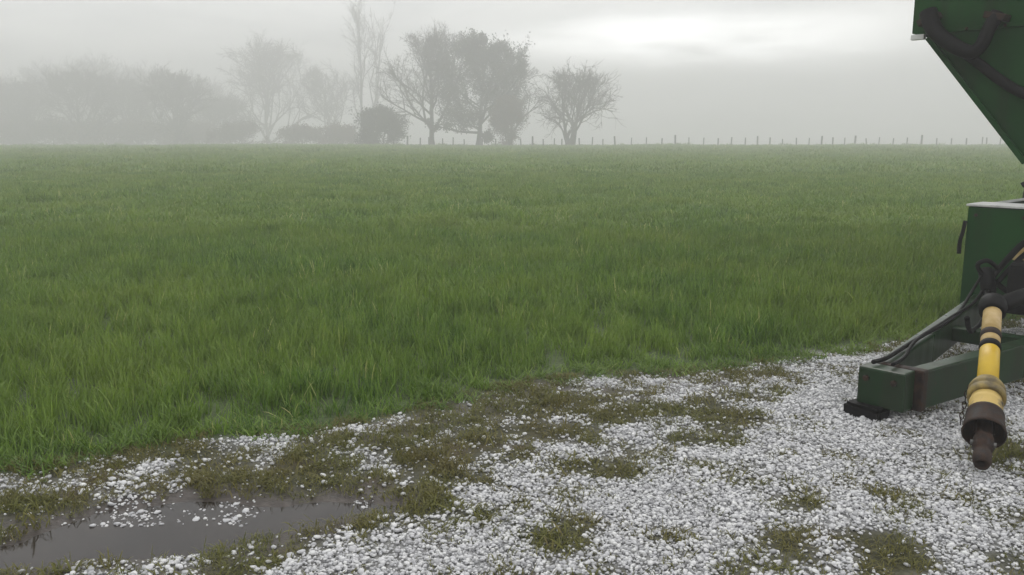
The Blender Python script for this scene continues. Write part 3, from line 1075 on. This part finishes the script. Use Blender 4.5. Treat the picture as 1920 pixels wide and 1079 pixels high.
make_tree('poplar_tree', 'very tall slim bare tree with two upright stems', 'tree', 690, 152.0,
          dict(seed=30, height_=26.2, width=7.5, trunk_frac=0.22, trunk_r=0.30, n1=15, n2=5, n3=4, n4=2, up=0.8, a1=(0.25, 0.6), stems=2, twig_r=0.017), push=1.3)
make_tree('shrub', 'dark rounded bush at the foot of the tall slim tree', 'shrub', 717, 123.0,
          dict(seed=33, height_=5.2, width=7.0, trunk_frac=0.02, trunk_r=0.10, n1=18, n2=6, n3=5, n4=3, up=0.1, a1=(0.4, 1.4), leaves=2, leaf_size=0.25, stems=2, twig_r=0.018),
          twig='leaf_dark')
low = make_tree('shrub', 'low bush in the hedge line left of the dark rounded bush', 'shrub', 640, 150.0,
                dict(seed=36, height_=4.2, width=10.5, trunk_frac=0.02, trunk_r=0.08, n1=15, n2=6, n3=4, n4=3, up=0.0, a1=(0.6, 1.9), leaves=2, leaf_size=0.30, stems=2, twig_r=0.018),
                twig='leaf_brown', group='hedge bushes at the field end')
make_tree('shrub', 'low misty bush below the gap between the two foggy trees', 'shrub', 575, 156.0, None, meshes=low, rz=2.1, group='hedge bushes at the field end')
make_tree('shrub', 'faint low bush at the left foot of the foggy broad tree', 'shrub', 455, 165.0, None, meshes=low, rz=4.0, scale=1.2, group='hedge bushes at the field end')
fog_a = make_tree('bare_tree', 'foggy broad bare tree with the highest top left of the slim pair', 'tree', 512, 178.0,
                  dict(seed=50, height_=21.5, width=22.0, trunk_frac=0.05, trunk_r=0.42, n1=24, n2=8, n3=6, n4=3, up=0.35, a1=(0.4, 1.35), twig_r=0.026), push=1.25)
fog_b = make_tree('bare_tree', 'foggy smaller bare tree close left of the slim tall tree', 'tree', 628, 172.0,
                  dict(seed=54, height_=16.2, width=15.0, trunk_frac=0.05, trunk_r=0.32, n1=19, n2=7, n3=6, n4=3, up=0.3, a1=(0.4, 1.35), twig_r=0.025), push=1.25)
fog_c = make_tree('wood_edge_tree', 'dim bare tree at the right end of the fogbound wood', 'tree', 335, 178.0,
                  dict(seed=57, height_=15.0, width=19.5, trunk_frac=0.03, trunk_r=0.34, n1=26, n2=8, n3=6, n4=3, up=0.25, a1=(0.3, 1.5), twig_r=0.030),
                  group='trees of the fogbound wood')
fog_d = make_tree('wood_edge_tree', 'dim bare tree third from the right in the fogbound wood', 'tree', 165, 182.0,
                  dict(seed=61, height_=15.6, width=20.5, trunk_frac=0.03, trunk_r=0.34, n1=24, n2=9, n3=6, n4=3, up=0.20, a1=(0.3, 1.5), twig_r=0.030),
                  group='trees of the fogbound wood')
for px_, Y_, rz_, s_, kind, lab in ((250, 184, 1.0, (1.0, 0.9, 0.95), 0, 'dim bare tree second from the right in the fogbound wood'),
                                    (78, 186, 3.2, (1.0, 1.0, 0.92), 0, 'dim bare tree second from the left edge in the fogbound wood'),
                                    (-12, 180, 5.0, (1.0, 1.0, 0.84), 1, 'dim bare tree cut by the left picture edge in the fogbound wood'),
                                    (415, 190, 5.1, (0.9, 0.9, 0.70), 1, 'small pale tree between the fogbound wood and the broad tree'),
                                    (375, 245, 0.7, (1.45, 1.2, 1.30), 0, 'ghostly tree behind the right end of the fogbound wood'),
                                    (285, 252, 2.2, (1.45, 1.2, 1.45), 1, 'ghostly tree behind the second tree of the fogbound wood'),
                                    (195, 248, 4.1, (1.45, 1.2, 1.62), 0, 'tallest ghostly tree behind the middle of the fogbound wood'),
                                    (108, 254, 5.6, (1.45, 1.2, 1.50), 1, 'ghostly tree behind the left half of the fogbound wood'),
                                    (22, 250, 1.6, (1.45, 1.2, 1.35), 0, 'ghostly tree behind the left picture edge of the fogbound wood')):
    make_tree('wood_edge_tree', lab, 'tree', px_, Y_, None, meshes=(fog_c, fog_d)[kind], rz=rz_, group='trees of the fogbound wood', stretch=s_, push=1.06)
for px_, Y_, rz_, s_, lab in ((360, 150, 0.4, 1.15, 'dim undergrowth bush at the right foot of the fogbound wood'),
                              (275, 152, 1.9, 1.2, 'dim undergrowth bush below the second tree of the fogbound wood'),
                              (190, 148, 2.9, 1.1, 'dim undergrowth bush below the third tree of the fogbound wood'),
                              (105, 151, 4.4, 1.2, 'dim undergrowth bush second from the left edge below the fogbound wood'),
                              (15, 149, 5.7, 1.15, 'dim undergrowth bush at the left picture edge below the fogbound wood')):
    make_tree('shrub', lab, 'shrub', px_, Y_, None, meshes=low, rz=rz_, group='hedge bushes at the field end', scale=s_, stretch=(1.35, 1.0, 1.0), push=1.25)


# ------------------------------------------------------------------ fence
def add_fence():
    rng = random.Random(12)
    root = empty('wire_fence', (0, 149, -0.15))
    tag(root, 'long post and wire fence along the far edge of the field', 'fence')
    pxs = [742, 766, 790, 806, 832, 851, 872, 905, 930, 955, 977, 998, 1018, 1038, 1052, 1070, 1085, 1108, 1128, 1151, 1180, 1208, 1237, 1262, 1287, 1314, 1341,
           1365, 1391, 1414, 1437, 1460, 1486, 1509, 1532, 1553, 1575, 1594, 1616, 1638, 1664, 1690, 1717, 1745, 1772, 1800, 1829, 1838, 1862, 1888, 1914]
    tall = {1717, 1414, 1594, 998, 1262, 1532, 1151, 766}
    tops = []
    bms = bmesh.new()
    bmesh.ops.create_cone(bms, cap_ends=True, segments=8, radius1=0.5, radius2=0.46, depth=1.0)
    for v in bms.verts:
        v.co.z += 0.5
        v.co.x *= 1 + 0.1 * v.co.y
    bmesh.ops.bevel(bms, geom=[e for e in bms.edges if all(v.co.z > 0.9 for v in e.verts)], offset=0.04, segments=1, affect='EDGES')
    pm = bpy.data.meshes.new('post')
    bms.to_mesh(pm)
    bms.free()
    pm.materials.append(M['post'])
    for p in pxs:
        Y = 149.0 + (p - 900) * 0.002
        X = (p - 960) / 1600.0 * Y
        z = float(height(np.array([X]), np.array([Y]))[0])
        big = p in tall
        h = rng.uniform(1.85, 2.05) if big else rng.uniform(1.4, 1.75)
        w = rng.uniform(0.30, 0.36) if big else rng.uniform(0.17, 0.26)
        o = bpy.data.objects.new('post', pm)
        o.location = (X, Y - 149, z + 0.15 - 0.2)
        o.scale = (w, w, h + 0.2)
        o.rotation_euler = (rng.gauss(0, 0.03), rng.gauss(0, 0.05), rng.random() * 6)
        o.parent = root
        COL.objects.link(o)
        tops.append((X, Y - 149, z + 0.15))
    for hz in (0.25, 0.5, 0.75, 1.0):
        bm_obj('wire', bm_tube([(x, y - 0.07, z + hz) for x, y, z in tops], 0.006, 4), M['wire'], root)


add_fence()

# ------------------------------------------------------------------ grain cart
CA = R(42)
cart = empty('grain_cart', (2.08, 4.68, 0.0), CA)
tag(cart, 'green grain cart with drawbar and yellow drive shaft, right edge of the yard', 'grain cart')
_U = Vector((math.cos(CA), math.sin(CA), 0))
_V = Vector((-math.sin(CA), math.cos(CA), 0))


def W(p):
    """world point to cart coordinates (x back along the cart, y to its far side)"""
    q = Vector(p) - Vector((2.08, 4.68, 0))
    return Vector((q.dot(_U), q.dot(_V), q.z))


# hopper: steep sided trough, hollow, with its front wall, lips and ribs
X0, X1 = 3.2, 9.4
hop = bmesh.new()
prof = [(1.365, 3.25), (1.365, 2.50), (1.23, 2.455), (0.366, 1.392), (0.25, 1.25), (-0.25, 1.25), (-0.366, 1.392), (-1.23, 2.455), (-1.365, 2.50), (-1.365, 3.25)]
ins = [(y * 0.985 - 0.012 * (1 if y > 0 else -1), z + 0.02) for y, z in prof]
a = [hop.verts.new((X0, y, z)) for y, z in prof]
b = [hop.verts.new((X1, y, z)) for y, z in prof]
for i in range(len(prof) - 1):
    hop.faces.new((a[i], a[i + 1], b[i + 1], b[i]))
hop.faces.new(a[::-1])
hop.faces.new(b)
a2 = [hop.verts.new((X0 + 0.03, y, z)) for y, z in ins]
b2 = [hop.verts.new((X1 - 0.03, y, z)) for y, z in ins]
for i in range(len(prof) - 1):
    hop.faces.new((a2[i + 1], a2[i], b2[i], b2[i + 1]))
hop.faces.new(a2)
hop.faces.new(b2[::-1])
hopper = bm_obj('hopper', hop, M['paint'], cart)
for s in (1, -1):
    bm_obj('top_rail', bm_box(((X0 + X1) / 2, s * 1.39, 3.28), (X1 - X0 + 0.16, 0.09, 0.09)), M['paint'], hopper, bevel=0.012)
for xx in (X0 - 0.035, X1 + 0.035):
    bm_obj('top_rail', bm_box((xx, 0, 3.283), (0.075, 2.66, 0.085)), M['paint'], hopper, bevel=0.012)
# pressed ledge where the front wall meets the slope, and side ribs
bm_obj('wall_seam', bm_box((X0 - 0.012, 0, 2.50), (0.02, 2.62, 0.035)), M['paint'], hopper, bevel=0.004)
for xx in np.linspace(4.2, 8.8, 5):
    for s in (1, -1):
        bm_obj('side_rib', bm_box((xx, s * 1.40, 2.88), (0.07, 0.06, 0.66)), M['paint'], hopper, bevel=0.01)
for s in (1, -1):
    # flange along the sloping edge of the front wall
    bm_obj('slope_flange', bm_beam((X0 - 0.035, s * 1.212, 2.452), (X0 - 0.035, s * 0.348, 1.39), 0.03, 0.045), M['paint'], hopper, bevel=0.006)
bm_obj('white_tab', bm_box((X0 - 0.02, 1.30, 2.462), (0.05, 0.115, 0.045)), M['white'], hopper, bevel=0.006)  # small white tab under the corner of the wall lip
# black hose looping below the wall top
loop = smooth_path([(X0 - 0.10, 1.20, 2.66), (X0 - 0.13, 1.12, 2.50), (X0 - 0.14, 0.98, 2.38), (X0 - 0.14, 0.82, 2.295), (X0 - 0.13, 0.735, 2.34), (X0 - 0.12, 0.69, 2.47), (X0 - 0.08, 0.645, 2.60)], 8)
bm_obj('hanging_hose', bm_tube(loop, [0.074 - 0.020 * min(1, i / 30) for i in range(len(loop))], 14), M['rubber'], hopper, True)
for q, (yy, zz) in enumerate(((1.195, 2.60), (0.655, 2.57))):
    bm_obj('hose_clamp', bm_box((X0 - 0.07, yy, zz), (0.14, 0.17, 0.055), Matrix.Rotation(-0.45 if q == 0 else 0.25, 3, 'X')), M['iron'], hopper, bevel=0.008)
band = smooth_path([(X0 - 0.05, 0.93, 2.33), (X0 - 0.06, 0.76, 2.20), (X0 - 0.06, 0.60, 2.07), (X0 - 0.06, 0.42, 1.955), (X0 - 0.05, 0.15, 1.85), (X0 - 0.05, -0.35, 1.80)], 8)
bm_obj('shadow_band', bm_tube(band, 0.043, 10), M['rubber'], hopper, True)  # dark tube standing in for a shadow band across the front wall

# front box below the hopper
box = bm_obj('front_box', bm_box((2.86, 0, 0.63), (0.32, 1.17, 0.83)), M['paint'], cart, bevel=0.012)
bm_obj('box_lid', bm_box((2.86, 0, 1.058), (0.35, 1.19, 0.018)), M['lid'], box, bevel=0.004)
bm_obj('latch', bm_tube(smooth_path([(2.69, 0.592, 0.93), (2.68, 0.60, 0.84), (2.67, 0.612, 0.76), (2.67, 0.612, 0.66)], 4), 0.016, 8), M['rubber'], box, True)
bm_obj('warning_tag', bm_box((2.692, 0.155, 0.70), (0.004, 0.10, 0.13), Matrix.Rotation(0.25, 3, 'X')), M['cream'], box)
bm_obj('gear_case', bm_box((2.57, -0.06, 0.46), (0.27, 0.46, 0.40)), M['rubber'], box, bevel=0.05, seg=3)  # black case made large to fill the dark area behind the shaft

# chassis, axle, wheels (right of the picture)
for s in (1, -1):
    bm_obj('chassis_beam', bm_box((6.0, s * 0.50, 0.95), (6.4, 0.12, 0.22)), M['paint_old'], cart, bevel=0.012)
    for xx in (5.6, 8.8):
        bm_obj('hopper_stay', bm_beam((xx, s * 0.50, 1.05), (xx, s * 0.96, 2.07), 0.08, 0.08), M['paint'], cart, bevel=0.008)
bm_obj('axle', bm_box((7.7, 0, 0.76), (0.16, 2.3, 0.16)), M['paint_old'], cart, bevel=0.012)
for s in (1, -1):
    ty = bm_obj('tyre', bm_lathe((7.7, s * 1.30 - 0.26, 0.76), (0, 1, 0),
                                 [(0.03, 0.42), (0.0, 0.52), (0.03, 0.70), (0.10, 0.76), (0.42, 0.76), (0.49, 0.70), (0.52, 0.52), (0.49, 0.42), (0.03, 0.42)], 40),
                M['rubber'], None, True)
    wheel = empty('wheel', (0, 0, 0), 0, cart)
    ty.parent = wheel
    lug = bmesh.new()
    for k in range(22):
        for sd_ in (-1, 1):
            t = 2 * math.pi * (k + (0.5 if sd_ > 0 else 0)) / 22
            bm_box((7.7 + 0.775 * math.cos(t), s * 1.30 + sd_ * 0.13, 0.76 + 0.775 * math.sin(t)), (0.045, 0.26, 0.05),
                   Matrix.Rotation(-t, 3, 'Y') @ Matrix.Rotation(sd_ * 0.6, 3, 'X'), lug)
    bm_obj('tread', lug, M['rubber'], wheel)
    bm_obj('rim', bm_lathe((7.7, s * 1.30 - 0.20, 0.76), (0, 1, 0),
                           [(0.0, 0.43), (0.0, 0.38), (0.16, 0.34), (0.18, 0.12), (0.14, 0.11), (0.14, 0.001), (0.26, 0.001), (0.26, 0.11), (0.22, 0.12), (0.24, 0.34), (0.40, 0.38), (0.40, 0.43)], 32),
           M['white'], wheel, True)

# drawbar: two legs meeting at the hitch
draw = empty('drawbar', (0, 0, 0), 0, cart)
bm_obj('near_leg', bm_beam((0.18, -0.135, 0.185), (2.75, -0.60, 0.235), 0.10, 0.225), M['paint_old'], draw, bevel=0.010)
bm_obj('far_leg', bm_beam((0.18, 0.05, 0.20), (2.75, 0.44, 0.235), 0.10, 0.20), M['paint_old'], draw, bevel=0.010)
bm_obj('cross_tube', bm_beam((1.65, -0.40, 0.22), (1.65, 0.27, 0.22), 0.10, 0.10), M['paint_old'], draw, bevel=0.008)
bm_obj('head_block', bm_box((0.065, -0.015, 0.19), (0.13, 0.27, 0.225)), M['paint_old'], draw, bevel=0.012)
bm_obj('rusty_joint', bm_box((0.165, -0.06, 0.185), (0.068, 0.27, 0.24)), M['iron'], draw, bevel=0.010)
# worn black coupling shoe under the head block, resting on the ground
shoe = bm_box((-0.005, 0.055, 0.045), (0.15, 0.22, 0.085), Matrix.Rotation(0.06, 3, 'Y'))
bmesh.ops.bevel(shoe, geom=shoe.edges[:], offset=0.018, segments=2, affect='EDGES')
for v in shoe.verts:
    v.co += Vector((mnoise.noise(v.co * 17), mnoise.noise(v.co * 17 + Vector((5, 0, 0))), mnoise.noise(v.co * 17 + Vector((0, 5, 0))))) * 0.014
bm_obj('coupling_shoe', shoe, M['rubber'], draw)
for yy in (-0.09, 0.07):
    bm_obj('bolt', bm_lathe((0.0, yy, 0.24), (-1, 0, 0), [(0, 0.018), (0.016, 0.018), (0.018, 0.001)], 6), M['iron'], draw)

# hoses from the box to the hitch
hoses = [([(2.55, -0.20, 0.98), (2.58, 0.08, 0.83), (2.55, 0.20, 0.68), (2.50, 0.30, 0.50), (2.35, 0.30, 0.40)], 0.024),
         ([(2.60, -0.16, 0.90), (2.62, 0.06, 0.76), (2.60, 0.18, 0.62), (2.52, 0.28, 0.44), (2.30, 0.26, 0.36)], 0.020),
         ([(2.35, 0.30, 0.42), (2.10, 0.27, 0.37), (1.60, 0.235, 0.335), (1.00, 0.15, 0.335), (0.50, 0.09, 0.325), (0.20, 0.05, 0.325), (0.05, 0.06, 0.325)], 0.013),
         ([(2.45, 0.34, 0.55), (2.20, 0.33, 0.42), (1.90, 0.28, 0.35), (1.45, 0.20, 0.33), (0.75, 0.11, 0.335), (0.30, -0.01, 0.325), (0.08, -0.04, 0.325)], 0.011),
         ([(2.52, 0.30, 0.50), (2.56, 0.16, 0.40), (2.55, 0.0, 0.36), (2.55, -0.2, 0.40)], 0.022),
         ([(2.45, 0.33, 0.52), (2.38, 0.36, 0.62), (2.40, 0.30, 0.66), (2.46, 0.24, 0.60)], 0.018),
         ([(2.40, 0.28, 0.44), (1.95, 0.14, 0.30), (1.60, 0.08, 0.27), (1.35, 0.02, 0.33), (1.1, -0.05, 0.45)], 0.016)]
for pth, rr in hoses:
    bm_obj('hydraulic_hose', bm_tube(smooth_path(pth, 8), rr, 10), M['rubber'], cart, True)
bm_obj('hose_coupling', bm_tube([(2.50, 0.34, 0.57), (2.40, 0.27, 0.42)], 0.055, 12), M['rubber'], cart, True)

# drive shaft: rear half to the gear case, front half hanging over the near leg to the ground
pto = empty('drive_shaft', (0, 0, 0), 0, cart)
J = W((2.815, 4.90, 0.615))
T = W((2.205, 3.80, 0.085))
D = (T - J).normalized()
LEN = (T - J).length
bm_obj('rear_tube', bm_tube([J + Vector((0.03, 0, 0)), Vector((2.50, -0.10, 0.50))], 0.050, 16), M['rubber'], pto, True)
bm_obj('joint_bell', bm_lathe(J, D, [(-0.06, 0.05), (-0.055, 0.070), (-0.01, 0.076), (0.05, 0.070), (0.065, 0.056), (0.06, 0.045)], 24), M['rubber'], pto, True)


def part(name, prof, mat, sides=28):
    return bm_obj(name, bm_lathe(J, D, prof, sides), M[mat], pto, True)


part('faded_sleeve', [(0.06, 0.049), (0.28, 0.0495), (0.28, 0.045)], 'cream')
part('rubber_ring', [(0.275, 0.045), (0.277, 0.053), (0.30, 0.055), (0.328, 0.053), (0.33, 0.045)], 'iron')
part('faded_sleeve', [(0.325, 0.0495), (0.39, 0.050), (0.39, 0.045)], 'cream')
part('rubber_ring', [(0.387, 0.045), (0.389, 0.054), (0.41, 0.056), (0.43, 0.054), (0.432, 0.045)], 'rubber')
part('guard_tube', [(0.43, 0.046), (0.44, 0.0505), (0.77, 0.0515), (0.77, 0.045)], 'yellow')
part('collar', [(0.735, 0.053), (0.745, 0.068), (0.755, 0.070), (0.77, 0.080), (0.79, 0.087), (0.81, 0.087), (0.815, 0.082), (0.825, 0.082), (0.83, 0.090), (0.865, 0.090), (0.875, 0.074), (0.86, 0.065)], 'dirty_yellow')
part('guard_cone', [(0.86, 0.070), (0.90, 0.074), (0.905, 0.078), (0.925, 0.078), (0.93, 0.075), (0.99, 0.081), (1.02, 0.079)], 'scuffed')
part('end_bell', [(0.99, 0.076), (0.995, 0.086), (1.01, 0.088), (1.02, 0.085), (1.06, 0.090), (1.12, 0.096), (1.14, 0.100), (1.145, 0.095), (1.135, 0.090), (1.04, 0.084), (1.01, 0.055), (1.01, 0.001)], 'iron')
yk = part('yoke', [(1.0, 0.036), (1.16, 0.038), (1.18, 0.046), (1.25, 0.046), (1.26, 0.036), (1.285, 0.036), (1.29, 0.041), (1.34, 0.041), (1.365, 0.034), (1.365, 0.024), (1.28, 0.022), (1.28, 0.001)], 'iron', 18)
side = D.cross(Vector((0, 0, 1))).normalized()
bm_obj('lock_pin', bm_tube([J + D * 1.215 - side * 0.056, J + D * 1.215 + side * 0.056], 0.013, 10), M['steel'], yk, True)
for sgn in (-1, 1):
    ear = bm_box(J + D * 1.10 + side * 0.035 * sgn, (0.02, 0.02, 0.09), Vector((0, 0, 1)).rotation_difference(D).to_matrix())
    bm_obj('yoke_ear', ear, M['iron'], yk, bevel=0.004)
# slack chain looped from the guard collar
for k in range(7):
    c0 = J + D * 0.80 + side * (0.088 + 0.003 * k) + Vector((0, 0, -0.030 * k))
    ringpts = [c0 + (side * 0.010 * math.cos(t) * (k % 2) + D * 0.010 * math.cos(t) * (1 - k % 2) + Vector((0, 0, 0.020 * math.sin(t)))) for t in np.linspace(0, 2 * math.pi, 9)]
    bm_obj('chain_link', bm_tube(ringpts, 0.003, 5), M['iron'], pto)

# bolt heads on the hopper wall, box and head block
for i, (xx, yy, zz, par) in enumerate([(X0 - 0.022, y_, 2.50, hopper) for y_ in np.linspace(-1.2, 1.2, 9)] +
                                      [(2.70, y_, z_, box) for y_ in (-0.52, -0.17, 0.17, 0.52) for z_ in (0.27, 0.98)]):
    bm_obj('bolt', bm_lathe((xx, yy, zz), (-1, 0, 0), [(-0.004, 0.014), (0.010, 0.014), (0.013, 0.010), (0.013, 0.001)], 6), M['iron'], par)

# ------------------------------------------------------------------ haze
bm = bm_box((0, 150, 16.7), (1260, 940, 54.0))
hz_me = bpy.data.meshes.new('haze')
bm.to_mesh(hz_me)
bm.free()
hm, N, L, o = new_mat('mist')
pv = N.new('ShaderNodeVolumePrincipled')
pv.inputs['Color'].default_value = (0.885, 0.884, 0.884, 1)
pv.inputs['Density'].default_value = 0.0063
pv.inputs['Anisotropy'].default_value = 0.2
L.new(pv.outputs[0], o.inputs['Volume'])
haze = link_mesh('haze', hz_me, hm)
tag(haze, kind='stuff')
